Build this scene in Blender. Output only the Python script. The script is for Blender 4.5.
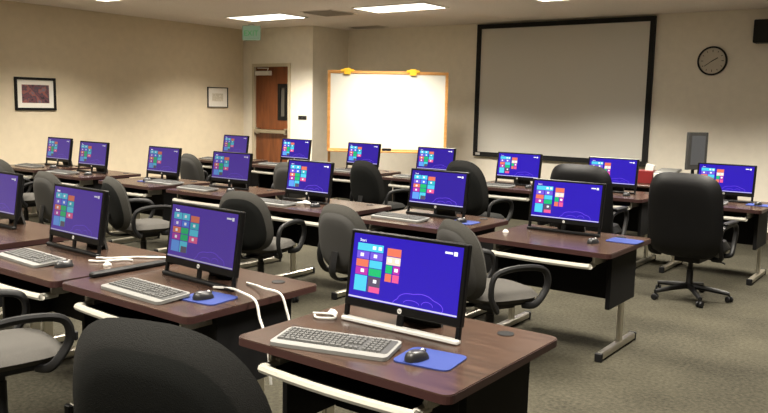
import bpy, math, random
from mathutils import Vector, Matrix
random.seed(7)
PI = math.pi
for o in list(bpy.data.objects):
    bpy.data.objects.remove(o)
scene = bpy.context.scene
C = scene.collection

# ------------------------------------------------------------------ camera
CAM_H = 1.633
cam_data = bpy.data.cameras.new('camera')
cam_data.sensor_width = 36.0
cam_data.lens = 770.4 / 768.0 * 36.0
cam_data.clip_start = 0.02
cam = bpy.data.objects.new('camera', cam_data)
C.objects.link(cam)
_R = Vector((0.79962, 0.60013, 0.02126))
_U = Vector((-0.09445, 0.09072, 0.99139))
_F = Vector((-0.59303, 0.79474, -0.12922))
cam.matrix_world = Matrix(((_R.x, _U.x, -_F.x, 0), (_R.y, _U.y, -_F.y, 0), (_R.z, _U.z, -_F.z, CAM_H), (0, 0, 0, 1)))
scene.camera = cam

# ------------------------------------------------------------------ world, exposure
world = bpy.data.worlds.new('world')
scene.world = world
world.use_nodes = True
world.node_tree.nodes['Background'].inputs[0].default_value = (0.9, 0.85, 0.75, 1)
world.node_tree.nodes['Background'].inputs[1].default_value = 0.02
vs = scene.view_settings
scene.display_settings.display_device = 'sRGB'
vs.view_transform = 'Standard'
vs.look = 'None'
vs.exposure = 0.07
vs.gamma = 1.0
vs.use_curve_mapping = False

LAMP_W = 134.0           # watts of one ceiling troffer
LAMP_SPREAD = 118       # louvre cut-off, degrees
LAMP_COLOR = (1.0, 0.925, 0.80)

# ------------------------------------------------------------------ materials
def s2l(c):
    c = c / 255.0
    return c / 12.92 if c <= 0.04045 else ((c + 0.055) / 1.055) ** 2.4
def rgb(r, g, b):
    return (s2l(r), s2l(g), s2l(b), 1.0)
def mat(name, col, rough=0.6, metal=0.0, noise=0.0, scale=60.0, bump=0.0, bscale=None, spec=0.5, coat=0.0):
    m = bpy.data.materials.new(name)
    m.use_nodes = True
    nt = m.node_tree
    b = nt.nodes['Principled BSDF']
    b.inputs['Base Color'].default_value = col
    b.inputs['Roughness'].default_value = rough
    b.inputs['Metallic'].default_value = metal
    b.inputs['Specular IOR Level'].default_value = spec
    b.inputs['Coat Weight'].default_value = coat
    tc = nt.nodes.new('ShaderNodeTexCoord')
    if noise:
        n = nt.nodes.new('ShaderNodeTexNoise'); n.inputs['Scale'].default_value = scale; n.inputs['Detail'].default_value = 4
        nt.links.new(tc.outputs['Object'], n.inputs['Vector'])
        r = nt.nodes.new('ShaderNodeMapRange')
        r.inputs['From Min'].default_value = 0.3; r.inputs['From Max'].default_value = 0.7
        r.inputs['To Min'].default_value = 1 - noise; r.inputs['To Max'].default_value = 1 + noise
        nt.links.new(n.outputs['Fac'], r.inputs['Value'])
        v = nt.nodes.new('ShaderNodeVectorMath'); v.operation = 'SCALE'
        v.inputs[0].default_value = col[:3]
        nt.links.new(r.outputs['Result'], v.inputs['Scale'])
        nt.links.new(v.outputs['Vector'], b.inputs['Base Color'])
    if bump:
        n2 = nt.nodes.new('ShaderNodeTexNoise'); n2.inputs['Scale'].default_value = bscale or scale
        nt.links.new(tc.outputs['Object'], n2.inputs['Vector'])
        bp = nt.nodes.new('ShaderNodeBump'); bp.inputs['Strength'].default_value = bump; bp.inputs['Distance'].default_value = 0.004
        nt.links.new(n2.outputs['Fac'], bp.inputs['Height']); nt.links.new(bp.outputs['Normal'], b.inputs['Normal'])
    return m
def emit(name, col, strength=1.0, gloss=True):
    m = bpy.data.materials.new(name); m.use_nodes = True
    b = m.node_tree.nodes['Principled BSDF']
    b.inputs['Base Color'].default_value = (0.01, 0.01, 0.012, 1)
    b.inputs['Roughness'].default_value = 0.25
    b.inputs['Specular IOR Level'].default_value = 0.3
    b.inputs['Emission Color'].default_value = col
    b.inputs['Emission Strength'].default_value = strength
    return m
def wood(name, a, bcol, rough, sx=2.0, sy=26.0, axis='X', coat=0.0):
    m = bpy.data.materials.new(name); m.use_nodes = True
    nt = m.node_tree; b = nt.nodes['Principled BSDF']
    tc = nt.nodes.new('ShaderNodeTexCoord'); mp = nt.nodes.new('ShaderNodeMapping')
    mp.inputs['Scale'].default_value = (sx, sy, sy) if axis == 'X' else (sy, sy, sx)
    n = nt.nodes.new('ShaderNodeTexNoise'); n.inputs['Scale'].default_value = 1.6; n.inputs['Detail'].default_value = 6; n.inputs['Distortion'].default_value = 0.6
    cr = nt.nodes.new('ShaderNodeValToRGB')
    cr.color_ramp.elements[0].position = 0.3; cr.color_ramp.elements[0].color = a
    cr.color_ramp.elements[1].position = 0.7; cr.color_ramp.elements[1].color = bcol
    nt.links.new(tc.outputs['Object'], mp.inputs['Vector']); nt.links.new(mp.outputs['Vector'], n.inputs['Vector'])
    nt.links.new(n.outputs['Fac'], cr.inputs['Fac']); nt.links.new(cr.outputs['Color'], b.inputs['Base Color'])
    b.inputs['Roughness'].default_value = rough
    b.inputs['Coat Weight'].default_value = coat
    return m

M = {}
M['wall'] = mat('painted_wall', rgb(214, 200, 174), 0.85, noise=0.03, scale=9, bump=0.08, bscale=180)
M['wallf'] = mat('painted_wall_grey', rgb(230, 223, 208), 0.85, noise=0.03, scale=9, bump=0.08, bscale=180)
M['ceil'] = mat('ceiling_tile', rgb(230, 222, 214), 0.9, noise=0.05, scale=40, bump=0.2, bscale=160)
def carpet():
    m = mat('carpet', rgb(138, 131, 100), 0.95, noise=0.0, bump=0.7, bscale=420, spec=0.1)
    nt = m.node_tree; b = nt.nodes['Principled BSDF']
    tc = nt.nodes.new('ShaderNodeTexCoord')
    n = nt.nodes.new('ShaderNodeTexNoise'); n.inputs['Scale'].default_value = 42; n.inputs['Detail'].default_value = 5
    n2 = nt.nodes.new('ShaderNodeTexNoise'); n2.inputs['Scale'].default_value = 1.4; n2.inputs['Detail'].default_value = 3
    nt.links.new(tc.outputs['Object'], n.inputs['Vector']); nt.links.new(tc.outputs['Object'], n2.inputs['Vector'])
    cr = nt.nodes.new('ShaderNodeValToRGB')
    cr.color_ramp.elements[0].position = 0.36; cr.color_ramp.elements[0].color = rgb(42, 40, 33)
    cr.color_ramp.elements[1].position = 0.66; cr.color_ramp.elements[1].color = rgb(70, 67, 56)
    mx = nt.nodes.new('ShaderNodeMath'); mx.operation = 'MULTIPLY_ADD'; mx.inputs[1].default_value = 0.45; mx.inputs[2].default_value = 0.0
    ad = nt.nodes.new('ShaderNodeMath'); ad.operation = 'MULTIPLY_ADD'; ad.inputs[1].default_value = 0.55
    nt.links.new(n2.outputs['Fac'], mx.inputs[0]); nt.links.new(n.outputs['Fac'], ad.inputs[0]); nt.links.new(mx.outputs[0], ad.inputs[2])
    nt.links.new(ad.outputs[0], cr.inputs['Fac']); nt.links.new(cr.outputs['Color'], b.inputs['Base Color'])
    return m
M['carpet'] = carpet()
M['base'] = mat('vinyl_base', rgb(70, 58, 48), 0.6)
M['desk'] = wood('mahogany_laminate', rgb(46, 33, 27), rgb(66, 49, 40), 0.24)
M['edge'] = mat('dark_edge_band', rgb(48, 26, 24), 0.45)
M['black'] = mat('black_plastic', rgb(13, 13, 14), 0.5, noise=0.05, scale=30, spec=0.3)
M['panel'] = mat('black_panel', rgb(8, 8, 9), 0.7, noise=0.06, scale=20, spec=0.2)
M['gloss'] = mat('gloss_black', rgb(8, 8, 9), 0.4, spec=0.25)
M['chrome'] = mat('brushed_steel', rgb(190, 186, 176), 0.28, metal=1.0)
M['silver'] = mat('silver_plastic', rgb(200, 199, 195), 0.35, metal=0.0)
M['cream'] = mat('cream_metal', rgb(172, 169, 159), 0.45)
M['white'] = mat('white_plastic', rgb(196, 194, 188), 0.5)
M['kb'] = mat('keyboard_grey', rgb(104, 104, 101), 0.5)
M['key'] = mat('key_grey', rgb(66, 66, 65), 0.55)
M['keyd'] = mat('key_gap', rgb(36, 36, 36), 0.6)
M['pad'] = mat('blue_foam_pad', rgb(14, 38, 104), 0.85, noise=0.06, scale=200, bump=0.2)
M['grey'] = mat('grey_fabric', rgb(56, 55, 52), 0.95, noise=0.16, scale=240, bump=0.5, bscale=300, spec=0.1)
M['greyseat'] = mat('light_grey_fabric', rgb(68, 66, 63), 0.95, noise=0.14, scale=240, bump=0.5, bscale=300, spec=0.1)
M['char'] = mat('charcoal_fabric', rgb(28, 28, 27), 0.95, noise=0.2, scale=220, bump=0.5, bscale=300, spec=0.1)
M['chard'] = mat('charcoal_shell', rgb(15, 16, 15), 0.9, noise=0.15, scale=220, bump=0.4, bscale=300, spec=0.1)
M['shell'] = mat('dark_grey_shell', rgb(44, 43, 41), 0.8, noise=0.08, scale=120)
M['leather'] = mat('black_leather', rgb(7, 7, 8), 0.5, noise=0.1, scale=50, bump=0.25, bscale=260, spec=0.25)
M['door'] = wood('door_veneer', rgb(96, 50, 22), rgb(132, 74, 36), 0.4, sx=1.2, sy=9, axis='Z')
M['doorframe'] = mat('door_frame_paint', rgb(196, 184, 158), 0.6)
M['oak'] = wood('honey_oak', rgb(182, 128, 66), rgb(206, 152, 88), 0.5, sx=2, sy=14)
M['board'] = mat('whiteboard', rgb(214, 212, 203), 0.25)
M['screen'] = mat('projection_fabric', rgb(212, 209, 201), 0.9, bump=0.05, bscale=300)
M['velvet'] = mat('black_frame_velvet', rgb(9, 9, 10), 0.8)
M['yellow'] = mat('yellow_plastic', rgb(238, 186, 44), 0.5)
M['glass'] = mat('clear_glass', rgb(96, 92, 84), 0.06)
M['diff'] = emit('lit_diffuser', (1.0, 0.93, 0.80, 1), 3.0)
M['troffer'] = mat('white_enamel', rgb(225, 222, 214), 0.4)
M['vent'] = mat('vent_grey', rgb(212, 205, 195), 0.6)
M['ventd'] = mat('vent_dark', rgb(176, 169, 158), 0.8)
M['exit'] = emit('exit_green', rgb(146, 166, 130), 0.42)
M['exitl'] = emit('exit_letters', rgb(58, 128, 62), 0.7)
M['red'] = mat('red_plastic', rgb(104, 16, 18), 0.5)
M['grille'] = mat('speaker_grille', rgb(22, 20, 18), 0.8, bump=0.6, bscale=250)
M['greyglass'] = emit('idle_grey_screen', rgb(118, 116, 112), 0.5)

# ------------------------------------------------------------------ mesh builder
class MB:
    def __init__(s):
        s.v = []; s.f = []; s.m = []; s.mi = 0; s.T = Matrix.Identity(4)
    def add(s, vs, fs, smooth=None):
        o = len(s.v)
        s.v += [tuple(s.T @ Vector(p)) for p in vs]
        for f in fs:
            s.f.append(tuple(i + o for i in f)); s.m.append(s.mi)
        return s
    def box(s, x0, x1, y0, y1, z0, z1):
        p = [(x0,y0,z0),(x1,y0,z0),(x1,y1,z0),(x0,y1,z0),(x0,y0,z1),(x1,y0,z1),(x1,y1,z1),(x0,y1,z1)]
        return s.add(p, [(3,2,1,0),(4,5,6,7),(0,1,5,4),(1,2,6,5),(2,3,7,6),(3,0,4,7)])
    def bevbox(s, x0, x1, y0, y1, z0, z1, b):
        # box with chamfered edges along every side (24 verts)
        xs=(x0,x1); ys=(y0,y1); zs=(z0,z1); V=[]; idx={}
        for i in (0,1):
            for j in (0,1):
                for k in (0,1):
                    sx=1-2*i; sy=1-2*j; sz=1-2*k
                    for a in range(3):
                        d=[b*sx,b*sy,b*sz]; d[a]=0
                        idx[i,j,k,a]=len(V); V.append((xs[i]+d[0],ys[j]+d[1],zs[k]+d[2]))
        Fc=[]
        def q(*t): Fc.append(tuple(idx[u] for u in t))
        for e in (0,1):
            o = [(e,0,0,0),(e,0,1,0),(e,1,1,0),(e,1,0,0)]; q(*(o if e==0 else o[::-1]))
            o = [(0,e,0,1),(1,e,0,1),(1,e,1,1),(0,e,1,1)]; q(*(o if e==0 else o[::-1]))
            o = [(0,0,e,2),(0,1,e,2),(1,1,e,2),(1,0,e,2)]; q(*(o if e==0 else o[::-1]))
        for i in (0,1):
            for j in (0,1):
                q((i,j,0,0),(i,j,1,0),(i,j,1,1),(i,j,0,1))
                q((i,0,j,0),(i,1,j,0),(i,1,j,2),(i,0,j,2))
                q((0,i,j,1),(1,i,j,1),(1,i,j,2),(0,i,j,2))
        for i in (0,1):
            for j in (0,1):
                for k in (0,1):
                    q((i,j,k,0),(i,j,k,1),(i,j,k,2))
        return s.add(V, Fc)
    def prism(s, pts, z0, z1):
        n=len(pts)
        V=[(x,y,z0) for x,y in pts]+[(x,y,z1) for x,y in pts]
        Fc=[tuple(range(n-1,-1,-1)),tuple(range(n,2*n))]+[(i,(i+1)%n,n+(i+1)%n,n+i) for i in range(n)]
        return s.add(V,Fc)
    def lathe(s, prof, n=20, cap=True):
        V=[];Fc=[]
        for r,z in prof:
            for k in range(n):
                a=2*PI*k/n; V.append((r*math.cos(a),r*math.sin(a),z))
        for i in range(len(prof)-1):
            for k in range(n):
                Fc.append((i*n+k,i*n+(k+1)%n,(i+1)*n+(k+1)%n,(i+1)*n+k))
        if cap:
            Fc.append(tuple(range(n-1,-1,-1))); L=(len(prof)-1)*n; Fc.append(tuple(range(L,L+n)))
        return s.add(V,Fc)
    def tube(s, pts, r, n=8, smooth=0, flat=1.0):
        P=[Vector(p) for p in pts]
        if smooth:
            Q=[]
            for i in range(len(P)-1):
                p0=P[max(i-1,0)];p1=P[i];p2=P[i+1];p3=P[min(i+2,len(P)-1)]
                for k in range(smooth):
                    t=k/smooth
                    Q.append(0.5*((2*p1)+(p2-p0)*t+(2*p0-5*p1+4*p2-p3)*t*t+(3*p1-p0-3*p2+p3)*t**3))
            Q.append(P[-1]);P=Q
        rs = r if isinstance(r,(list,tuple)) else [r]*len(P)
        if len(rs)!=len(P): rs=[rs[0]+(rs[-1]-rs[0])*i/(len(P)-1) for i in range(len(P))]
        V=[];Fc=[];ref=None
        for i,p in enumerate(P):
            t=(P[min(i+1,len(P)-1)]-P[max(i-1,0)])
            if t.length<1e-9:t=Vector((0,0,1))
            t.normalize()
            if ref is None:
                ref=Vector((1,0,0)) if abs(t.x)<0.8 else Vector((0,0,1))
            a=(ref-t*ref.dot(t)).normalized();b=t.cross(a);ref=a
            for k in range(n):
                w=2*PI*k/n;V.append(p+a*rs[i]*math.cos(w)+b*rs[i]*flat*math.sin(w))
        for i in range(len(P)-1):
            for k in range(n):Fc.append((i*n+k,i*n+(k+1)%n,(i+1)*n+(k+1)%n,(i+1)*n+k))
        Fc.append(tuple(range(n-1,-1,-1)));L=(len(P)-1)*n;Fc.append(tuple(range(L,L+n)))
        return s.add(V,Fc)
    def pillow(s, w, h, t, n=3.0, k=4, curve=0.0, lean=0.0, taper=0.0, rings=6, seg=32, bulge=0.5):
        # superellipse cushion in local XZ, thickness along Y (front +Y), centre at origin
        def outline(a,r):
            ca,sa=math.cos(a),math.sin(a)
            x=math.copysign(abs(ca)**(2/n),ca)*w/2*r; z=math.copysign(abs(sa)**(2/n),sa)*h/2*r
            x*=1+taper*(z/(h/2))
            return x,z
        V=[];Fc=[]
        for side in (1,-1):
            base=len(V)
            x,z=0,0
            V.append((0,side*t*0.5,0))
            for i in range(1,rings+1):
                r=(i/rings)**0.75
                th=t*0.5*max(0.0,1-r**k)**bulge if i<rings else 0.0
                for q in range(seg):
                    x,z=outline(2*PI*q/seg,r)
                    V.append((x,side*th+curve*x*x+lean*z*z,z))
            for q in range(seg):
                f=(base,base+1+q,base+1+(q+1)%seg)
                Fc.append(f[::-1] if side==1 else f)
            for i in range(rings-1):
                for q in range(seg):
                    a=base+1+i*seg+q;b=base+1+i*seg+(q+1)%seg
                    f=(a,a+seg,b+seg,b)
                    Fc.append(f[::-1] if side==1 else f)
        return s.add(V,Fc)
    def mesh(s, name, mats, smooth=False, weld=False):
        me=bpy.data.meshes.new(name); me.from_pydata(s.v,[],s.f)
        for m in (mats if isinstance(mats,(list,tuple)) else [mats]): me.materials.append(m)
        me.polygons.foreach_set('material_index',s.m)
        if weld:
            import bmesh
            bm=bmesh.new();bm.from_mesh(me);bmesh.ops.remove_doubles(bm,verts=bm.verts,dist=1e-5)
            bmesh.ops.recalc_face_normals(bm,faces=bm.faces);bm.to_mesh(me);bm.free()
        else:
            import bmesh
            bm=bmesh.new();bm.from_mesh(me);bmesh.ops.recalc_face_normals(bm,faces=bm.faces);bm.to_mesh(me);bm.free()
        if smooth:
            me.polygons.foreach_set('use_smooth',[True]*len(me.polygons))
            try: me.set_sharp_from_angle(angle=math.radians(38))
            except Exception: pass
        me.update();return me
    def build(s, name, mats, parent=None, smooth=False, weld=False, loc=None, rot=None):
        o=bpy.data.objects.new(name,s.mesh(name,mats,smooth,weld));C.objects.link(o)
        if parent:o.parent=parent
        if loc:o.location=loc
        if rot:o.rotation_euler=rot
        return o
def rrect(x0,x1,y0,y1,r,n=5):
    out=[]
    for cx,cy,a0 in ((x1-r,y1-r,0),(x0+r,y1-r,PI/2),(x0+r,y0+r,PI),(x1-r,y0+r,1.5*PI)):
        for k in range(n+1):
            a=a0+PI/2*k/n;out.append((cx+r*math.cos(a),cy+r*math.sin(a)))
    return out
def empty(name, loc=(0,0,0), rz=0.0):
    o=bpy.data.objects.new(name,None);o.empty_display_size=0.1;C.objects.link(o);o.location=loc;o.rotation_euler=(0,0,rz);return o
def tag(o,label,cat,group=None):
    o['label']=label;o['category']=cat
    if group:o['group']=group
    return o
def struct(o):
    o['kind']='structure';return o
def copy_tree(o,parent=None):
    c=o.copy();C.objects.link(c);c.parent=parent
    for ch in list(o.children):copy_tree(ch,c)
    return c
_used=set()
def instance(proto,loc,rz=0.0):
    if proto.name not in _used:
        _used.add(proto.name);o=proto
    else:o=copy_tree(proto)
    o.location=loc;o.rotation_euler=(0,0,rz);return o
def text_mesh(body,size,name,m,parent,loc,rot=(PI/2,0,0),extrude=0.0003,align='LEFT'):
    cu=bpy.data.curves.new(name,'FONT');cu.body=body;cu.size=size;cu.extrude=extrude;cu.align_x=align;cu.resolution_u=2
    t=bpy.data.objects.new(name,cu);C.objects.link(t)
    dg=bpy.context.evaluated_depsgraph_get()
    me=bpy.data.meshes.new_from_object(t.evaluated_get(dg))
    bpy.data.objects.remove(t)
    me.materials.clear();me.materials.append(m)
    o=bpy.data.objects.new(name,me);C.objects.link(o);o.parent=parent;o.location=loc;o.rotation_euler=rot;return o

# ------------------------------------------------------------------ room shell
XL,XR,YB,YF,YD,XC,ZC=-10.82,3.4,-2.2,11.0,10.04,-9.09,2.975
T=0.12
struct(MB().box(XL-T,XR+T,YB-T,YF+T,-0.1,0).build('floor',M['carpet']))
struct(MB().box(XL-T,XR+T,YB-T,YF+T,ZC,ZC+0.1).build('ceiling',M['ceil']))
struct(MB().box(XL-T,XL,YB-T,YD+T,0,ZC).build('wall_left',M['wall']))
struct(MB().box(XC,XR+T,YF,YF+T,0,ZC).build('wall_front',M['wallf']))
struct(MB().box(XR,XR+T,YB,YF,0,ZC).build('wall_right',M['wallf']))
struct(MB().box(XL,XR+T,YB-T,YB,0,ZC).build('wall_back',M['wall']))
# wall with the door: built around the opening
DX0,DX1,DZ=-10.52,-9.66,2.30
b=MB();b.box(XL,DX0,YD,YD+T,0,ZC);b.box(DX1,XC,YD,YD+T,0,ZC);b.box(DX0,DX1,YD,YD+T,DZ,ZC)
struct(b.build('wall_door',M['wallf']))
struct(MB().box(XC-T,XC,YD+T,YF+T,0,ZC).build('wall_return',M['wallf']))
struct(MB().box(XL,XL+0.012,YB,YD,0,0.1).build('baseboard_left',M['base']))
struct(MB().box(XC,XR,YF-0.012,YF,0,0.1).build('baseboard_front',M['base']))
struct(MB().box(XR-0.012,XR,YB,YF-0.012,0,0.1).build('baseboard_right',M['base']))
struct(MB().box(XC,XC+0.012,YD-0.012,YF-0.012,0,0.1).build('baseboard_return',M['base']))
# door frame trim
b=MB();b.box(DX0-0.05,DX0+0.005,YD-0.02,YD+0.08,0,DZ+0.05);b.box(DX1-0.005,DX1+0.05,YD-0.02,YD+0.08,0,DZ+0.05);b.box(DX0+0.005,DX1-0.005,YD-0.02,YD+0.08,DZ-0.005,DZ+0.05)
struct(b.build('trim_1',M['doorframe']))
d=struct(empty('door_1',(DX0,YD+0.03,0)))
dw=DX1-DX0
b=MB();wx0,wx1,wz0,wz1=dw-0.27,dw-0.07,1.36,1.97
b.box(0.006,wx0,0,0.045,0.008,DZ-0.008);b.box(wx1,dw-0.006,0,0.045,0.008,DZ-0.008);b.box(wx0,wx1,0,0.045,0.008,wz0);b.box(wx0,wx1,0,0.045,wz1,DZ-0.008)
b.build('door_leaf',M['door'],d)
b=MB();b.box(wx0-0.02,wx0+0.05,-0.012,0,wz0-0.02,wz1+0.02);b.box(wx1-0.05,wx1+0.02,-0.012,0,wz0-0.02,wz1+0.02);b.box(wx0+0.05,wx1-0.05,-0.012,0,wz0-0.02,wz0+0.05);b.box(wx0+0.05,wx1-0.05,-0.012,0,wz1-0.05,wz1+0.02)
wf=b.build('vision_frame',M['black'],d)
MB().box(wx0,wx1,0.015,0.022,wz0,wz1).build('pane',M['glass'],wf)
b=MB();b.bevbox(0.02,dw-0.03,-0.07,-0.035,1.10,1.17,0.008);b.box(0.03,0.10,-0.036,0,1.08,1.19);b.box(dw-0.11,dw-0.04,-0.036,0,1.08,1.19)
b.build('push_bar',M['chrome'],d)
b=MB();b.bevbox(0.03,0.42,-0.06,0,2.14,2.22,0.008);b.tube([(0.35,-0.05,2.23),(0.55,-0.22,2.255),(0.10,-0.05,2.27)],0.009,6)
b.build('door_closer',M['silver'],d)

# switch plate on the door wall
t=tag(empty('light_switch',(-9.32,YD,1.40)),'small grey double light switch plate beside the wooden door','switch')
MB().bevbox(-0.10,0.10,-0.008,0,-0.035,0.035,0.003).build('plate',M['shell'],t)
for x in (-0.05,0.05):MB().bevbox(x-0.03,x+0.03,-0.016,-0.006,-0.02,0.02,0.003).build('toggle',M['black'],t)

# pictures on the left wall (local: x runs along +Y of the room)
def frame(name,yc,zc,w,h,fw,fm,mat_w,art,label):
    t=tag(empty(name,(XL,yc,zc)),label,'picture')
    b=MB();D=0.025
    b.box(0,D,-w/2,w/2,h/2-fw,h/2);b.box(0,D,-w/2,w/2,-h/2,-h/2+fw);b.box(0,D,-w/2,-w/2+fw,-h/2+fw,h/2-fw);b.box(0,D,w/2-fw,w/2,-h/2+fw,h/2-fw)
    b.build('frame',fm,t)
    MB().box(0.002,0.010,-w/2+fw,w/2-fw,-h/2+fw,h/2-fw).build('mat_board',mat('mat_board',rgb(236,232,222),0.8),t)
    MB().box(0.010,0.013,-w/2+mat_w,w/2-mat_w,-h/2+mat_w,h/2-mat_w).build('print',art,t)
def art_mat(name,cols,scale):
    m=bpy.data.materials.new(name);m.use_nodes=True;nt=m.node_tree;b=nt.nodes['Principled BSDF']
    tc=nt.nodes.new('ShaderNodeTexCoord');n=nt.nodes.new('ShaderNodeTexNoise');n.inputs['Scale'].default_value=scale;n.inputs['Detail'].default_value=2
    cr=nt.nodes.new('ShaderNodeValToRGB');cr.color_ramp.interpolation='EASE'
    while len(cr.color_ramp.elements)<len(cols):cr.color_ramp.elements.new(0.5)
    for i,c in enumerate(cols):
        cr.color_ramp.elements[i].position=0.3+0.4*i/(len(cols)-1);cr.color_ramp.elements[i].color=c
    nt.links.new(tc.outputs['Object'],n.inputs['Vector']);nt.links.new(n.outputs['Fac'],cr.inputs['Fac']);nt.links.new(cr.outputs['Color'],b.inputs['Base Color'])
    b.inputs['Roughness'].default_value=0.4;return m
frame('framed_print',5.99,1.70,0.62,0.47,0.035,M['black'],0.105,art_mat('art_dark',[rgb(50,46,54),rgb(116,70,78),rgb(78,70,82),rgb(150,90,84),rgb(112,106,116)],11),'black framed print, dark reddish picture in white mat, on beige wall')
frame('framed_print',9.41,1.725,0.47,0.36,0.014,M['shell'],0.11,art_mat('art_pale',[rgb(225,218,200),rgb(205,198,178),rgb(228,222,206)],22),'thin grey framed pale print on wall near the wooden door')

# ------------------------------------------------------------------ ceiling fixtures
def make_light():
    t=empty('ceiling_light')
    b=MB();w,h=0.61,0.305;r=0.03
    b.box(-w,w,-h,-h+r,-0.012,0);b.box(-w,w,h-r,h,-0.012,0);b.box(-w,-w+r,-h+r,h-r,-0.012,0);b.box(w-r,w,-h+r,h-r,-0.012,0)
    b.build('frame',M['troffer'],t)
    MB().box(-w+r,w-r,-h+r,h-r,-0.004,0).build('diffuser',M['diff'],t)
    la=bpy.data.lights.new('lamp','AREA');la.shape='RECTANGLE';la.size=2*(w-r);la.size_y=2*(h-r);la.energy=LAMP_W;la.color=LAMP_COLOR
    la.spread=math.radians(LAMP_SPREAD)
    lo=bpy.data.objects.new('lamp',la);C.objects.link(lo);lo.parent=t;lo.location=(0,0,-0.007)
    return t
light0=make_light()
LX=[(-8.90,1),(-6.33,1),(-3.75,1),(-1.2,1)]
nth=['first','second','third','fourth','fifth']
rowl=['line nearest projection screen','second line from projection screen','third line from projection screen','line at the back of the room']
for j,y in enumerate((8.74,6.03,3.32,0.61)):
    for i,(x,_) in enumerate(LX):
        o=instance(light0,(x,y,ZC))
        tag(o,'lit ceiling panel, %s from the left wall, %s'%(nth[i],rowl[j]),'ceiling light','recessed ceiling lights')
def vent(x,y,w,h,label):
    t=tag(empty('ceiling_vent',(x,y,ZC)),label,'vent')
    b=MB();r=0.03
    b.box(-w,w,-h,-h+r,-0.01,0);b.box(-w,w,h-r,h,-0.01,0);b.box(-w,-w+r,-h+r,h-r,-0.01,0);b.box(w-r,w,-h+r,h-r,-0.01,0)
    b.build('frame',M['vent'],t)
    MB().box(-w+r,w-r,-h+r,h-r,-0.002,0).build('backing',M['ventd'],t)
    n=int((2*h-2*r)/0.06)
    sb=MB();sb.T=Matrix.Rotation(0.5,4,'X');sb.box(-w+r,w-r,-0.02,0.02,-0.002,0.001);me=sb.mesh('slat',M['vent'])
    for k in range(n):
        o=bpy.data.objects.new('slat',me);C.objects.link(o);o.parent=t;o.location=(0,-h+r+0.06*(k+0.5),-0.012)
vent(-7.62,8.76,0.30,0.30,'square grey air vent in the ceiling between two lit panels')
vent(-8.35,10.62,0.32,0.15,'narrow dark air vent in the ceiling near the whiteboard corner')
# exit sign hanging from the ceiling by the door
t=tag(empty('exit_sign',(-9.98,9.45,ZC)),'green lit EXIT sign hanging from ceiling by the wooden door','sign')
t.rotation_euler=(0,0,math.radians(25))
MB().bevbox(-0.16,0.16,-0.02,0.02,-0.265,-0.02,0.006).build('panel',M['exit'],t)
MB().box(-0.05,0.05,-0.03,0.03,-0.02,0).build('mount',M['white'],t)
text_mesh('EXIT',0.13,'lettering',M['exitl'],t,(0,-0.021,-0.19),align='CENTER')

# ------------------------------------------------------------------ front wall things
t=tag(empty('projection_screen',(-4.97,YF,0)),'large grey projection screen with wide black frame on front wall','screen')
sw,z0,z1,fw=1.415,0.86,2.955,0.072
b=MB()
b.box(-sw,sw,-0.05,0,z1-fw,z1);b.box(-sw,sw,-0.05,0,z0,z0+fw);b.box(-sw,-sw+fw,-0.05,0,z0+fw,z1-fw);b.box(sw-fw,sw,-0.05,0,z0+fw,z1-fw)
b.build('frame',M['velvet'],t)
MB().box(-sw+fw,sw-fw,-0.03,-0.005,z0+fw,z1-fw).build('fabric',M['screen'],t)
MB().box(-sw+0.05,-sw+0.13,-0.053,-0.05,z0+0.02,z0+0.06).build('maker_plate',M['silver'],t)

t=tag(empty('wall_clock',(-2.78,YF,2.325)),'round wall clock with black rim and white face','clock')
b=MB();b.T=Matrix.Rotation(PI/2,4,'X')
b.lathe([(0.170,0.0),(0.19,0.0),(0.193,0.02),(0.188,0.035),(0.176,0.035),(0.170,0.03),(0.170,0.0)],40,cap=False);b.build('rim',M['black'],t,smooth=True)
b=MB();b.T=Matrix.Rotation(PI/2,4,'X');b.lathe([(0.172,0.0),(0.172,0.012)],40);b.build('face',mat('clock_face',rgb(196,188,172),0.6),t)
for k in range(12):
    b=MB();b.T=Matrix.Rotation(k*PI/6,4,'Y');L=0.03 if k%3==0 else 0.018
    b.box(-0.004,0.004,-0.014,-0.012,0.145-L,0.145);b.build('hour_mark',M['black'],t)
for nm,a,L,w in (('hour_hand',math.radians(60),0.08,0.006),('minute_hand',math.radians(235),0.12,0.004)):
    b=MB();b.T=Matrix.Rotation(a,4,'Y');b.box(-w,w,-0.018,-0.015,-0.02,L);b.build(nm,M['black'],t)

t=tag(empty('wall_speaker',(-1.98,YF,2.675)),'black box loudspeaker mounted high on the wall right of clock','speaker')
MB().bevbox(-0.28,0.28,-0.22,-0.03,-0.145,0.145,0.01).build('cabinet',M['black'],t)
MB().bevbox(-0.26,0.26,-0.232,-0.221,-0.125,0.125,0.004).build('grille',M['grille'],t)
MB().box(-0.06,0.06,-0.03,0,-0.06,0.06).build('bracket',M['black'],t)

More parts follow.
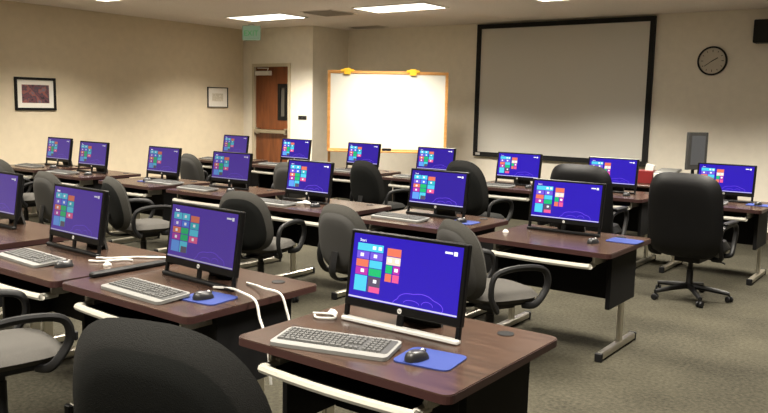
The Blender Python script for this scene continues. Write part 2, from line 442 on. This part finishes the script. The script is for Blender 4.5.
# free-standing whiteboard, turned towards the seats
wa=math.atan2(1.1,1.46)
t=tag(empty('whiteboard',(-7.10,9.55,0),wa),'large wood framed whiteboard on a stand with yellow clips','whiteboard')
hw,z0,z1,fw=0.92,0.93,2.16,0.045
MB().box(-hw+fw,hw-fw,-0.012,0.012,z0+fw,z1-fw).build('board',M['board'],t)
for nm,a in (('frame_rail',(-hw,hw,-0.022,0.022,z1-fw,z1)),('frame_rail',(-hw,hw,-0.022,0.022,z0,z0+fw)),('frame_stile',(-hw,-hw+fw,-0.022,0.022,z0+fw,z1-fw)),('frame_stile',(hw-fw,hw,-0.022,0.022,z0+fw,z1-fw))):
    MB().bevbox(*a,0.004).build(nm,M['oak'],t)
MB().bevbox(-hw+0.02,hw-0.02,-0.10,-0.022,z0-0.005,z0+0.02,0.004).build('tray',M['oak'],t)
for x in (-hw+0.03,hw-0.03):
    b=MB();b.bevbox(x-0.02,x+0.02,0.024,0.06,0.06,z1-0.3,0.004);b.bevbox(x-0.025,x+0.025,-0.30,0.34,0.06,0.10,0.006);b.build('leg',M['oak'],t)
    for y in (-0.27,0.31):
        b=MB();b.T=Matrix.Translation((x,y,0.03))@Matrix.Rotation(PI/2,4,'Y');b.lathe([(0.03,-0.012),(0.03,0.012)],14);b.build('caster',M['black'],t)
MB().bevbox(-hw+0.05,hw-0.05,0.028,0.052,0.45,0.50,0.004).build('cross_bar',M['oak'],t)
for x in (-0.62,0.38):
    b=MB();b.bevbox(x-0.10,x+0.10,-0.035,0.03,z1-0.02,z1+0.02,0.006);b.bevbox(x-0.05,x+0.05,-0.045,-0.03,z1-0.06,z1+0.035,0.004);b.build('clip',M['yellow'],t)
e=tag(empty('whiteboard_eraser',Matrix.Translation((-7.10,9.55,0))@Matrix.Rotation(wa,4,'Z')@Vector((0.0,-0.065,z0+0.0203)),wa),'black felt eraser lying on the whiteboard tray','eraser')
MB().bevbox(-0.07,0.07,-0.025,0.025,0.012,0.04,0.004).build('handle',M['black'],e)
MB().box(-0.068,0.068,-0.024,0.024,0,0.012).build('felt',M['shell'],e)

# ------------------------------------------------------------------ desks
DW,DD,DH=0.97,0.82,0.74
def make_desk():
    t=empty('computer_desk')
    b=MB();b.prism(rrect(-DW/2,DW/2,0,DD,0.035),DH-0.004,DH);b.build('tabletop',M['desk'],t)
    b=MB();b.prism(rrect(-DW/2-0.002,DW/2+0.002,-0.002,DD+0.002,0.036),DH-0.032,DH-0.004);b.build('edge_band',M['edge'],t)
    MB().bevbox(-DW/2+0.09,DW/2-0.09,DD*0.60,DD*0.60+0.02,0.33,DH-0.033,0.003).build('modesty_panel',M['panel'],t)
    for sx in (-1,1):
        x=sx*(DW/2-0.07)
        b=MB();b.bevbox(x-0.016,x+0.016,0.20,DD-0.14,0.33,DH-0.033,0.004);b.build('side_panel',M['panel'],t)
        b=MB();b.bevbox(x-0.014,x+0.014,0.44,0.50,0.055,0.335,0.005);l=b.build('leg',M['chrome'],t)
        MB().bevbox(x-0.024,x+0.024,0.115,0.735,0.012,0.06,0.008).build('foot',M['chrome'],l)
        MB().bevbox(x-0.026,x+0.026,0.09,0.118,0.0,0.062,0.006).build('end_cap',M['black'],l);MB().bevbox(x-0.026,x+0.026,0.732,0.76,0.0,0.062,0.006).build('end_cap',M['black'],l)
    # keyboard tray
    b=MB();b.prism(rrect(-0.33,0.33,0.03,0.36,0.02),0.625,0.637);k=b.build('keyboard_tray',M['black'],t)
    b=MB();b.tube([(-0.345,0.10,0.640),(-0.345,0.03,0.640),(-0.325,0.005,0.640),(0,-0.012,0.640),(0.325,0.005,0.640),(0.345,0.03,0.640),(0.345,0.10,0.640)],0.018,8,4);b.build('palm_bar',M['cream'],k,smooth=True)
    for sx in (-1,1):
        b=MB();b.box(sx*0.36-0.008,sx*0.36+0.008,0.06,0.42,0.652,0.707);b.box(sx*0.345-0.012,sx*0.345+0.02,0.08,0.36,0.64,0.66);b.build('slide',M['cream'],k)
    b=MB();b.T=Matrix.Translation((0.30,DD-0.10,DH));b.lathe([(0.034,0.0),(0.034,0.003),(0.028,0.004)],20);b.build('grommet',M['black'],t)
    return t
desk0=make_desk()

# ------------------------------------------------------------------ all-in-one computers
SW,SZ0,SZ1=0.262,0.101,0.369     # half width, bottom and top of the display in the tilted frame
def sc(u,v):                     # u 0..1 left to right, v 0..1 top to bottom
    return (-SW+2*SW*u, SZ1-(SZ1-SZ0)*v)
TC={'cyan':(74,196,222),'teal':(40,176,190),'orange':(222,112,84),'magenta':(176,44,158),'green':(16,180,104),'purple':(112,84,206),'blue':(66,118,224),'cream':(238,214,190),'pink':(226,84,140),'dark':(84,74,96),'white':(244,244,250),'swirl':(104,66,226),'bar':(196,190,222),'sky':(90,150,235)}
TM={k:emit('display_'+k,rgb(*c),1.25) for k,c in TC.items()}
M['display']=emit('display_blue',rgb(40,10,186),1.0)
M['display2']=emit('display_indigo_offaxis',rgb(46,20,158),1.0)  # slight viewing-angle fade of the blue panel, put into the colour
M['display3']=emit('display_purple',rgb(66,42,136),1.0)  # same blue panel seen at a steep angle; the fade is a fixed colour
TM3={k:emit('offaxis_dim_'+k,rgb(*[int(0.82*q+14) for q in c]),0.8) for k,c in TC.items()}  # tile colours dulled to imitate the off-axis fade of the screen
tile_names=list(TC)
def tiles_mesh(var):
    b=MB();Y=-0.0012
    def T(u0,v0,u1,v1,c,y=Y):
        if u1<.5 and v1<.9:u0,u1=[.045+(q-.055)*1.13 for q in (u0,u1)];v0,v1=[.14+(q-.17)*1.08 for q in (v0,v1)]
        x0,za=sc(u0,v0);x1,zb=sc(u1,v1);b.mi=tile_names.index(c)
        b.box(x0,x1,y,0,zb,za)
    if var==0:
        T(.055,.17,.275,.275,'cyan');T(.055,.285,.160,.39,'purple');T(.170,.285,.275,.39,'purple')
        T(.055,.40,.160,.505,'orange');T(.170,.40,.275,.505,'cyan');T(.055,.515,.160,.62,'magenta');T(.170,.515,.275,.62,'green')
        T(.055,.63,.160,.85,'cyan');T(.170,.63,.275,.85,'dark');T(.185,.77,.275,.85,'pink',-.0018)
        T(.310,.19,.425,.30,'orange');T(.310,.31,.425,.42,'cream');T(.310,.43,.362,.54,'green');T(.372,.43,.425,.54,'magenta');T(.310,.55,.362,.66,'orange');T(.372,.55,.425,.66,'pink')
        ic=[(.10,.335),(.215,.335),(.115,.56),(.20,.22),(.25,.22),(.34,.36),(.40,.36),(.398,.485),(.23,.69)]
    else:
        T(.055,.17,.165,.285,'cyan');T(.175,.17,.275,.285,'cyan');T(.295,.19,.41,.30,'orange')
        T(.055,.30,.165,.41,'purple');T(.175,.30,.275,.41,'blue');T(.295,.31,.41,.42,'teal')
        T(.055,.425,.165,.53,'orange');T(.175,.425,.275,.53,'green');T(.295,.43,.41,.54,'cyan');T(.055,.545,.165,.65,'magenta');T(.175,.545,.275,.65,'green');T(.295,.55,.41,.66,'pink')
        T(.055,.665,.165,.86,'sky');T(.175,.665,.275,.86,'cyan');T(.195,.75,.275,.86,'dark',-.0018)
        ic=[(.11,.355),(.225,.355),(.11,.48),(.11,.60),(.35,.36),(.35,.60),(.22,.225),(.11,.225)]
    for u,v in ic:T(u-.014,v-.024,u+.014,v+.024,'white',-.0021)
    # user name and picture, upper right; scroll bar at the bottom
    T(.85,.085,.915,.115,'white');T(.925,.075,.955,.135,'white')
    T(.0,.968,1.0,.990,'bar')
    # swirl pattern of the wallpaper
    b.mi=tile_names.index('swirl')
    def stroke(pts,w):
        for i in range(len(pts)-1):
            (x0,z0),(x1,z1)=sc(*pts[i]),sc(*pts[i+1]);dx,dz=x1-x0,z1-z0;L=math.hypot(dx,dz) or 1;nx,nz=-dz/L*w,dx/L*w
            V=[(x0+nx,-.0006,z0+nz),(x0-nx,-.0006,z0-nz),(x1-nx,-.0006,z1-nz),(x1+nx,-.0006,z1+nz)]
            b.add(V,[(0,1,2,3)])
    cx,cy=.66,1.0;pts=[]
    for k in range(41):
        a=PI*(1-k/40.0);r=1+0.10*abs(math.sin(a*3.5))
        pts.append((cx+.21*r*math.cos(a),cy-.20*r*math.sin(a)-0.02))
    pts=[(u,min(v,.96)) for u,v in pts]
    stroke(pts,.0016)
    stroke([(.60+.07*math.cos(a),.93-.05*math.sin(a)) for a in [PI*k/10 for k in range(11)]],.0013)
    stroke([(.74+.05*math.cos(a),.92-.06*math.sin(a)) for a in [PI*k/10 for k in range(11)]],.0013)
    return b.mesh('start_tiles',[(TM3 if var==2 else TM)[k] for k in tile_names])
TILES=[tiles_mesh(0),tiles_mesh(1),tiles_mesh(2)]
TILES.append(TILES[0])
TILT=math.radians(8.3)
def make_computer(var):
    t=empty('desktop_computer')
    RX=Matrix.Rotation(-TILT,4,'X')
    HW=0.2825
    # body: bezel frame and tapered back shell
    b=MB();b.T=RX
    b.bevbox(-HW,HW,0.0,0.030,0.064,0.385,0.005);b.bevbox(-HW+0.03,HW-0.03,0.028,0.060,0.080,0.365,0.012)
    body=b.build('body',M['gloss'],t)
    b=MB();b.T=RX;x0,z0=sc(0,1);x1,z1=sc(1,0);b.box(x0,x1,-0.0016,0.002,z0,z1);scr=b.build('display',M[('display','display2','display3','display')[var]],t)
    o=bpy.data.objects.new('start_tiles',TILES[var]);C.objects.link(o);o.parent=scr;o.rotation_euler=(-TILT,0,0)
    o.location=RX@Vector((0,-0.0017,0))
    x,z=sc(.06,.115)
    text_mesh('Start',0.017,'start_title',TM['white'],scr,RX@Vector((x,-0.0022,z)),(PI/2-TILT,0,0))
    b=MB();b.T=RX@Matrix.Translation((0,-0.0004,0.082))@Matrix.Rotation(PI/2,4,'X');b.lathe([(0.0105,0),(0.0105,0.0012)],20);lg=b.build('logo',M['silver'],t)
    text_mesh('hp',0.014,'logo_letters',M['black'],lg,RX@Vector((0,-0.0018,0.0785)),(PI/2-TILT,0,0),align='CENTER')
    # easel stand: side posts, silver foot bar, neck and rear leg
    for sx in (-1,1):
        b=MB();b.T=RX;b.bevbox(sx*(HW-0.012)-0.010,sx*(HW-0.012)+0.010,0.002,0.020,0.010,0.068,0.003);b.build('post',M['gloss'],t)
    b=MB();b.bevbox(-HW,HW,-0.012,0.020,0.0005,0.020,0.005);b.build('foot_bar',M['silver'] if var==0 else M['black'],t)
    b=MB();b.T=RX;b.bevbox(-0.016,0.016,0.006,0.018,0.012,0.070,0.003);b.build('neck',M['gloss'],t)
    b=MB();w=0.09;V=[(sx*w*k,y,z) for sx in (-1,1) for y,z,k in ((0.098,0.30,1),(0.108,0.30,1),(0.175,0.0005,1.2),(0.160,0.0005,1.2),(0.09,0.27,1))];b.add(V,[(0,1,2,3,4),(9,8,7,6,5),(0,5,6,1),(1,6,7,2),(2,7,8,3),(3,8,9,4),(4,9,5,0)]);b.build('rear_stand',M['shell'],t)
    return t
comp=[make_computer(0),make_computer(1),make_computer(2),make_computer(3)]

# keyboards
def make_keyboard():
    t=empty('keyboard')
    b=MB();w,d=0.235,0.092
    b.T=Matrix.Rotation(math.radians(3.5),4,'X')@Matrix.Translation((0,0,0.006))
    b.prism(rrect(-w,w,-d,d,0.022),0.0,0.014);b.build('body',M['kb'],t)
    b=MB();b.T=Matrix.Rotation(math.radians(3.5),4,'X')@Matrix.Translation((0,0,0.006));b.prism(rrect(-w+0.012,w-0.012,-d+0.038,d-0.012,0.012),0.014,0.0150);b.build('key_well',M['keyd'],t)
    b=MB();b.T=Matrix.Rotation(math.radians(3.5),4,'X')@Matrix.Translation((0,0,0.006))
    kz=0.0148
    def key(x,y,kw,kd=0.0165):b.add([(x,y,kz),(x+kw,y,kz),(x+kw,y+kd,kz),(x,y+kd,kz),(x+.002,y+.002,kz+.006),(x+kw-.002,y+.002,kz+.006),(x+kw-.002,y+kd-.002,kz+.006),(x+.002,y+kd-.002,kz+.006)],[(4,5,6,7),(0,1,5,4),(1,2,6,5),(2,3,7,6),(3,0,4,7)])
    y0=-d+0.042
    for r in range(6):
        y=y0+r*0.0212
        if r==0:
            for x,kw in ((0,.026),(.028,.022),(.052,.022),(.076,.112),(.190,.022),(.214,.022),(.238,.024)):key(-w+.016+x,y,kw)
        else:
            off=[0,.010,.006,.003,0,0][r];n=14 if r<5 else 13
            for k in range(n):key(-w+.016+off*0.5+k*.0188,y,.0168)
        for k in range(3):
            if not (r==1 or (r==0 and False)):key(-w+.288+k*.0188,y,.0168)
        for k in range(4):
            key(-w+.354+k*.0188+.004,y,.0168)
    k=b.build('keys',M['key'],t);k['kind']='stuff'
    b=MB()
    for sx in (-1,1):b.box(sx*0.2-0.012,sx*0.2+0.012,0.06,0.08,0,0.012);b.box(sx*0.2-0.012,sx*0.2+0.012,-0.085,-0.07,0,0.004)
    b.build('rubber_feet',M['black'],t)
    return t
kb0=make_keyboard()
def make_mouse():
    t=empty('mouse')
    b=MB();b.T=Matrix.Translation((0,0,0.0))
    V=[];Fc=[];n=20;rings=6
    for i in range(rings+1):
        a=PI/2*i/rings
        for q in range(n):
            w=2*PI*q/n;cx=math.copysign(abs(math.cos(w))**.8,math.cos(w));sy=math.copysign(abs(math.sin(w))**.8,math.sin(w))
            V.append((0.029*cx*math.cos(a)**.6,0.050*sy*math.cos(a)**.6,0.001+0.034*math.sin(a)*(1-0.25*sy*math.cos(a)) ))
    for i in range(rings):
        for q in range(n):Fc.append((i*n+q,i*n+(q+1)%n,(i+1)*n+(q+1)%n,(i+1)*n+q))
    Fc.append(tuple(range(n-1,-1,-1)));Fc.append(tuple(range(rings*n,rings*n+n)))
    b.add(V,Fc);b.build('shell',mat('mouse_black',rgb(30,30,32),0.38),t,smooth=True)
    b=MB();b.T=Matrix.Translation((0,0.026,0.028))@Matrix.Rotation(PI/2,4,'Y');b.lathe([(0.007,-0.004),(0.0085,0),(0.007,0.004)],12);b.build('scroll_wheel',M['silver'],t)
    b=MB();b.box(-0.0008,0.0008,0.005,0.044,0.022,0.0315);b.build('button_seam',M['key'],t)
    return t
mouse0=make_mouse()
def make_pad():
    b=MB();b.prism(rrect(-0.11,0.11,-0.095,0.095,0.03),0,0.005)
    return b.build('mouse_pad',M['pad'])
pad0=make_pad()
def tube_thing(name,m,pts,r,label,cat,group=None,smooth=6):
    b=MB();b.tube(pts,r,6,smooth);o=b.build(name,m,None,smooth=True);tag(o,label,cat,group);return o

ordn=['first','second','third','fourth','fifth','sixth','seventh']
rows={
 'rear':[ # desk x centre, y0, monitor x, y, rot(deg), variant, keyboard dx,dy,rot, pad?
   (-1.69,1.975,-1.737,2.435,1.0,0),(-3.00,2.02,-2.993,2.46,-3.0,2),(-4.00,2.00,-4.172,2.50,-2.0,2),(-5.16,2.10,-5.416,2.66,-1,2)],
 'middle':[(-2.19,4.66,-2.283,5.25,.5,3),(-3.36,4.74,-3.416,5.27,-.4,1),(-4.55,4.76,-4.79,5.21,-1.5,1),(-6.02,4.95,-6.128,5.47,2.5,2),(-7.22,4.95,-7.27,5.48,.4,2),(-8.55,4.98,-8.60,5.44,2.5,2),(-9.80,5.1,-9.715,5.64,.6,2)],
 'front':[(-1.93,7.82,-1.91,8.36,1.5,3),(-3.05,7.82,-3.07,8.28,2,3),(-4.15,7.72,-4.165,8.18,2,3),(-5.40,7.80,-5.405,8.29,1.6,1),(-6.65,7.84,-6.632,8.34,.3,1),(-7.95,7.86,-7.95,8.38,2,1),(-9.30,7.9,-9.317,8.43,.8,2)]}
rowtxt={'rear':'rear row','middle':'middle row','front':'row by projection screen'}
pads={('rear',0):(0.29,-.20,8),('rear',1):(0.29,-.17,5),('middle',0):(0.475,-.03,0),('middle',4):(.02,-.17,3),('middle',1):(0.34,-.10,0),('front',0):(.36,-.1,0)}
for rn,lst in rows.items():
    for i,(dx,dy,mx,my,mr,var) in enumerate(lst):
        where='%s from aisle in %s'%(ordn[i],rowtxt[rn])
        o=instance(desk0,(dx,dy,0));tag(o,'dark wood laminate computer desk, %s'%where,'desk','computer desks in rows')
        o=instance(comp[var],(mx,my,DH),math.radians(mr));tag(o,'black computer with blue tiled display, %s'%where,'computer','all-in-one computers on the desks')
        kx,ky,kr=mx-.13,my-.30,0
        if (rn,i)==('rear',0):kx,ky,kr=-1.80,2.13,16
        if (rn,i)==('rear',1):kx,ky,kr=-3.00,2.16,-2
        if (rn,i)==('rear',2):kx,ky,kr=-4.10,2.21,-3
        if (rn,i)==('rear',3):kx,ky=-5.35,2.32
        if (rn,i)==('middle',0):kx,ky=None,None
        if (rn,i)==('middle',4):kx,ky=-6.97,5.30
        if kx is not None:
            o=instance(kb0,(kx,ky,DH+0.0003),math.radians(kr));tag(o,'grey keyboard on desk %s'%where,'keyboard','keyboards on the desks')
        ps=pads.get((rn,i));z=DH
        if ps:
            px,py,pr=mx+ps[0],my+ps[1],ps[2]
            o=instance(pad0,(px,py,DH+0.0003),math.radians(pr));tag(o,'blue mouse pad on desk %s'%where,'mouse pad','blue mouse pads');z=DH+0.0055
            mxx,myy=px-.0,py-.03
            if (rn,i)==('rear',0):mxx,myy=-1.475,2.19
            if (rn,i)==('middle',0):mxx,myy,z=-1.945,4.99,DH+.0003
        else:mxx,myy,z=mx+.26,my-.20,DH+.0003
        if (rn,i)==('rear',2):mxx,myy=-3.80,2.23
        if (rn,i)==('middle',2):mxx,myy=-4.50,5.02
        o=instance(mouse0,(mxx,myy,z),math.radians(-15));tag(o,'small black mouse on desk %s'%where,'mouse','black computer mice')

# ------------------------------------------------------------------ chairs
def star_base(t,m,R=0.30,colz=0.40):
    b=MB();b.lathe([(0.035,0.09),(0.035,0.14),(0.028,0.15),(0.028,colz-0.1),(0.022,colz-0.1),(0.022,colz)],14);b.build('column',M['black'],t,smooth=True)
    for k in range(5):
        a=2*PI*k/5+0.3
        ca,sa=math.cos(a),math.sin(a)
        b=MB();b.tube([(0.02*ca,0.02*sa,0.115),(R*0.5*ca,R*0.5*sa,0.10),(R*ca,R*sa,0.075)],[0.028,0.018],8,3);l=b.build('base_arm',m,t,smooth=True)
        b=MB()
        for off in (-0.016,0.016):
            b.T=Matrix.Translation((R*ca,R*sa,0.028))@Matrix.Rotation(a+0.7,4,'Z')@Matrix.Translation((off,0,0))@Matrix.Rotation(PI/2,4,'Y')
            b.lathe([(0.020,-0.010),(0.028,-0.006),(0.028,0.006),(0.020,0.010)],12)
        b.T=Matrix.Translation((R*ca,R*sa,0.0));b.lathe([(0.008,0.028),(0.008,0.075)],8)
        b.build('caster',M['black'],l)
def make_task(fab,seatm,shell,bw=0.50,bh=0.50,bz=0.705):
    t=empty('office_chair')
    b=MB();b.T=Matrix.Translation((0,0.02,0.475))@Matrix.Rotation(-PI/2,4,'X');b.pillow(0.50,0.48,0.085,n=3.4,k=6,bulge=0.5);b.build('seat',seatm,t,smooth=True,weld=True)
    b=MB();b.T=Matrix.Translation((0,0.02,0.428));b.prism(rrect(-0.21,0.21,-0.20,0.20,0.06),0,0.02);b.prism(rrect(-0.09,0.09,-0.12,0.12,0.03),-0.05,0.0);b.build('seat_pan',M['black'],t)
    b=MB();b.T=Matrix.Translation((0,-0.265,bz))@Matrix.Rotation(math.radians(9),4,'X');b.pillow(bw,bh,0.10,n=2.7,k=6,curve=0.55,taper=-0.10,seg=40,bulge=0.5);bk=b.build('backrest',fab,t,smooth=True,weld=True)
    b=MB();b.T=Matrix.Translation((0,-0.265,bz-0.012))@Matrix.Rotation(math.radians(9),4,'X')@Matrix.Translation((0,-0.036,0));b.pillow(bw*0.86,bh*0.86,0.05,n=2.7,k=6,curve=0.55,taper=-0.10,seg=36);b.build('back_shell',shell,bk,smooth=True,weld=True)
    b=MB();b.tube([(0,-0.05,0.405),(0,-0.26,0.41),(0,-0.345,0.47),(0,-0.325,0.62)],0.035,8,5,flat=0.35);b.build('back_bracket',M['black'],t,smooth=True)
    for sx in (-1,1):
        x=sx*0.285
        b=MB();b.tube([(sx*0.20,-0.10,0.425),(x-sx*0.01,-0.15,0.43),(x,-0.20,0.52),(x,-0.18,0.64),(x,-0.07,0.678),(x,0.10,0.678),(x,0.20,0.645),(x,0.215,0.55),(x-sx*0.01,0.14,0.445),(sx*0.20,0.10,0.425)],0.022,8,5,flat=0.8);b.build('armrest',M['black'],t,smooth=True)
    star_base(t,M['black'],0.29,0.43)
    return t
def make_exec():
    t=empty('executive_chair')
    b=MB();b.T=Matrix.Translation((0,0.02,0.47))@Matrix.Rotation(-PI/2,4,'X');b.pillow(0.56,0.54,0.15,n=4,k=7,bulge=0.5);b.build('seat',M['leather'],t,smooth=True,weld=True)
    b=MB();b.T=Matrix.Translation((0,-0.27,0.765))@Matrix.Rotation(math.radians(8),4,'X');b.pillow(0.64,0.74,0.14,n=4.2,k=7,curve=0.30,taper=-0.03,seg=44,bulge=0.5);bk=b.build('backrest',M['leather'],t,smooth=True,weld=True)
    for z in (-0.10,0.12):
        b=MB();b.T=Matrix.Translation((0,-0.27,0.765))@Matrix.Rotation(math.radians(8),4,'X');b.tube([(x,0.069+0.30*x*x,z) for x in (-.24,-.12,0,.12,.24)],0.006,6,3);b.build('seam',M['black'],bk,smooth=True)
    b=MB();b.prism(rrect(-0.11,0.11,-0.13,0.13,0.03),0.345,0.405);b.tube([(0.10,0.05,0.37),(0.24,0.06,0.35),(0.27,0.06,0.34)],0.007,6,3);b.build('tilt_mechanism',M['black'],t)
    for sx in (-1,1):
        x=sx*0.30
        b=MB();b.tube([(sx*0.22,-0.12,0.40),(x,-0.16,0.42),(x,-0.21,0.56),(x,-0.19,0.66),(x,-0.02,0.685),(x,0.14,0.68),(x,0.20,0.62),(x,0.16,0.50),(x,0.10,0.42),(sx*0.22,0.10,0.40)],0.022,8,5,flat=0.9);a=b.build('armrest',M['black'],t,smooth=True)
        MB().bevbox(x-0.03,x+0.03,-0.14,0.15,0.695,0.72,0.008).build('arm_pad',M['leather'],a)
    star_base(t,M['black'],0.33,0.36)
    return t
task=make_task(M['grey'],M['greyseat'],M['shell'])
taskd=make_task(M['grey'],M['greyseat'],M['chard'])
big=make_task(M['char'],M['char'],M['chard'],0.66,0.68,0.745)
dark=make_task(M['char'],M['char'],M['chard'],0.54,0.56,0.745)
dark2=make_task(M['char'],M['char'],M['chard'],0.56,0.60,0.80)
ex=make_exec()
def chair(proto,x,y,deg,label,group=None,z=0):
    o=instance(proto,(x,y,z),math.radians(deg));tag(o,label,'chair',group);return o
chair(big,-1.715,1.47,17,'wide charcoal fabric office chair with rounded back at first rear row desk')
chair(task,-3.47,1.70,-10,'grey office chair with black loop arms at third desk of the rear row','grey office chairs')
chair(task,-2.32,4.27,-26,'grey office chair turned towards the aisle at first middle row desk','grey office chairs')
chair(task,-3.40,4.36,-6,'grey office chair with rounded back at second middle row desk','grey office chairs')
chair(taskd,-4.56,4.42,14,'grey office chair with dark back shell at third middle row desk from aisle','grey office chairs')
chair(taskd,-6.06,4.36,-14,'grey office chair with dark back shell at fourth middle row desk from aisle','grey office chairs')
chair(task,-6.98,4.22,0,'grey office chair at fifth middle row desk from the aisle','grey office chairs')
chair(task,-8.72,4.66,0,'grey office chair at sixth middle row desk, close to the left wall','grey office chairs')
chair(task,-8.22,6.95,-4,'grey office chair at sixth desk of the row nearest the projection screen','grey office chairs')
chair(task,-6.42,6.9,10,'grey office chair at fifth desk of the row nearest the projection screen','grey office chairs')
chair(ex,-1.82,6.98,-4,'black leather executive chair standing alone at the aisle end of the front row','black executive chairs')
chair(ex,-2.86,7.20,0,'black leather executive chair at second desk of row nearest the projection screen','black executive chairs')
chair(dark2,-4.08,7.14,-6,'black fabric office chair with round back at third desk of row nearest projection screen','black office chairs')
chair(dark,-5.36,7.12,-8,'black fabric office chair at fourth desk of row nearest the projection screen','black office chairs')

# ------------------------------------------------------------------ instructor station by the front wall
t=tag(empty('instructor_table',(-2.85,9.75,0)),'narrow dark wood instructor table standing under the wall clock','table')
MB().bevbox(-0.75,0.75,-0.35,0.35,0.712,0.74,0.004).build('tabletop',M['desk'],t)
for sx in (-1,1):
    MB().bevbox(sx*0.70-0.02,sx*0.70+0.02,-0.30,0.30,0.0,0.712,0.004).build('side_panel',M['panel'],t)
MB().box(-0.68,0.68,0.10,0.12,0.3,0.712).build('modesty_panel',M['panel'],t)
t=tag(empty('monitor',(-2.56,9.72,0.74),math.radians(58)),'portrait grey monitor on a pole stand at the instructor table','monitor')
MB().bevbox(-0.15,0.15,-0.02,0.025,0.21,0.66,0.006).build('bezel',M['shell'],t)
MB().box(-0.105,0.105,-0.023,-0.018,0.27,0.62).build('display',M['greyglass'],t)
b=MB();b.lathe([(0.11,0),(0.11,0.012),(0.02,0.02),(0.02,0.26)],18);b.build('stand',M['black'],t,smooth=True,loc=(0,0.045,0))
t=tag(empty('printer',(-2.89,9.75,0.74)),'low white printer on the instructor table','printer')
b=MB();b.bevbox(-0.13,0.13,-0.16,0.16,0,0.15,0.012);b.build('case',M['white'],t)
b=MB();b.T=Matrix.Translation((0,0,0.15))@Matrix.Rotation(0.1,4,'X');b.bevbox(-0.125,0.125,-0.15,0.15,0,0.03,0.008);b.build('lid',M['kb'],t)
MB().box(-0.12,0.12,-0.165,-0.159,0.05,0.09).build('paper_slot',M['black'],t)
t=tag(empty('storage_box',(-3.14,9.74,0.74)),'small red box with white papers on the instructor table','box')
MB().bevbox(-0.095,0.095,-0.09,0.09,0,0.165,0.006).build('case',M['red'],t)
b=MB();b.T=Matrix.Rotation(0.2,4,'Y');b.box(-0.06,0.04,-0.03,0.03,0.11,0.24);b.build('papers',M['white'],t)

# ------------------------------------------------------------------ cables and small things
zt=DH+0.0075
tube_thing('cable',M['white'],[(-2.83,2.43,zt),(-2.72,2.44,zt+.01),(-2.58,2.38,zt+.025),(-2.48,2.37,zt+.005),(-2.44,2.36,zt-.07),(-2.39,2.35,.60),(-2.36,2.34,.50),(-2.35,2.34,.40)],.006,'white cable curving off the desk edge beside the blue mouse pad','cable','white computer cables')
tube_thing('cable',M['white'],[(-2.78,2.60,zt),(-2.66,2.56,zt+.01),(-2.55,2.50,zt+.025),(-2.47,2.52,zt+.01),(-2.43,2.52,zt-.06),(-2.39,2.51,.60),(-2.36,2.50,.50),(-2.35,2.50,.40)],.006,'white cable looping over the edge of the second rear row desk','cable','white computer cables')
tube_thing('cable',M['white'],[(-3.86,2.46,zt),(-3.84,2.48,zt),(-3.80,2.50,zt),(-3.72,2.62,zt),(-3.62,2.70,zt),(-3.53,2.77,zt)],.006,'white cable lying across the third rear row desk','cable','white computer cables')
tube_thing('cable',M['white'],[(-3.66,2.56,zt),(-3.70,2.54,zt),(-3.72,2.50,zt),(-3.76,2.42,zt),(-3.82,2.39,zt)],.006,'white cable coiled beside the third rear row computer','cable','white computer cables')
zb=DH+0.0125
tube_thing('cable',M['white'],[(-4.70,5.10,zb),(-4.66,5.05,zb+.012),(-4.71,5.01,zb+.004),(-4.62,5.00,zb+.014),(-4.61,5.07,zb+.004),(-4.68,5.09,zb+.016),(-4.65,4.99,zb+.012)],.010,'bundle of white cable in front of the third middle row computer','cable','white computer cables')
b=MB();b.bevbox(-0.022,0.022,-0.27,0.27,0,0.028,0.008);o=b.build('cable_cover',M['black'],None,loc=(-3.458,2.44,DH+0.0003));tag(o,'long black cable cover along the edge between two rear row desks','cable cover')
def plug(x,y,label):
    t=tag(empty('cable_clip',(x,y,DH+.0003)),label,'cable clip','white cable clips on the desks')
    b=MB();b.lathe([(0.022,0),(0.022,0.008),(0.016,0.014)],14);b.build('base',M['white'],t,smooth=True)
    MB().bevbox(-0.012,0.012,-0.006,0.006,0.012,0.022,0.002).build('latch',M['white'],t)
plug(-2.10,2.46,'small white round clip on first desk of the rear row')
plug(-3.66,2.40,'small white round clip on third desk of the rear row')
plug(-2.60,4.97,'small white round clip on first desk of the middle row')
tube_thing('cable',M['white'],[(-2.15,2.40,zt),(-2.10,2.36,zt),(-2.04,2.40,zt),(-2.08,2.44,zt),(-2.14,2.38,zt+.008)],.005,'short white cable scrap beside the keyboard on the first rear row desk','cable','white computer cables')
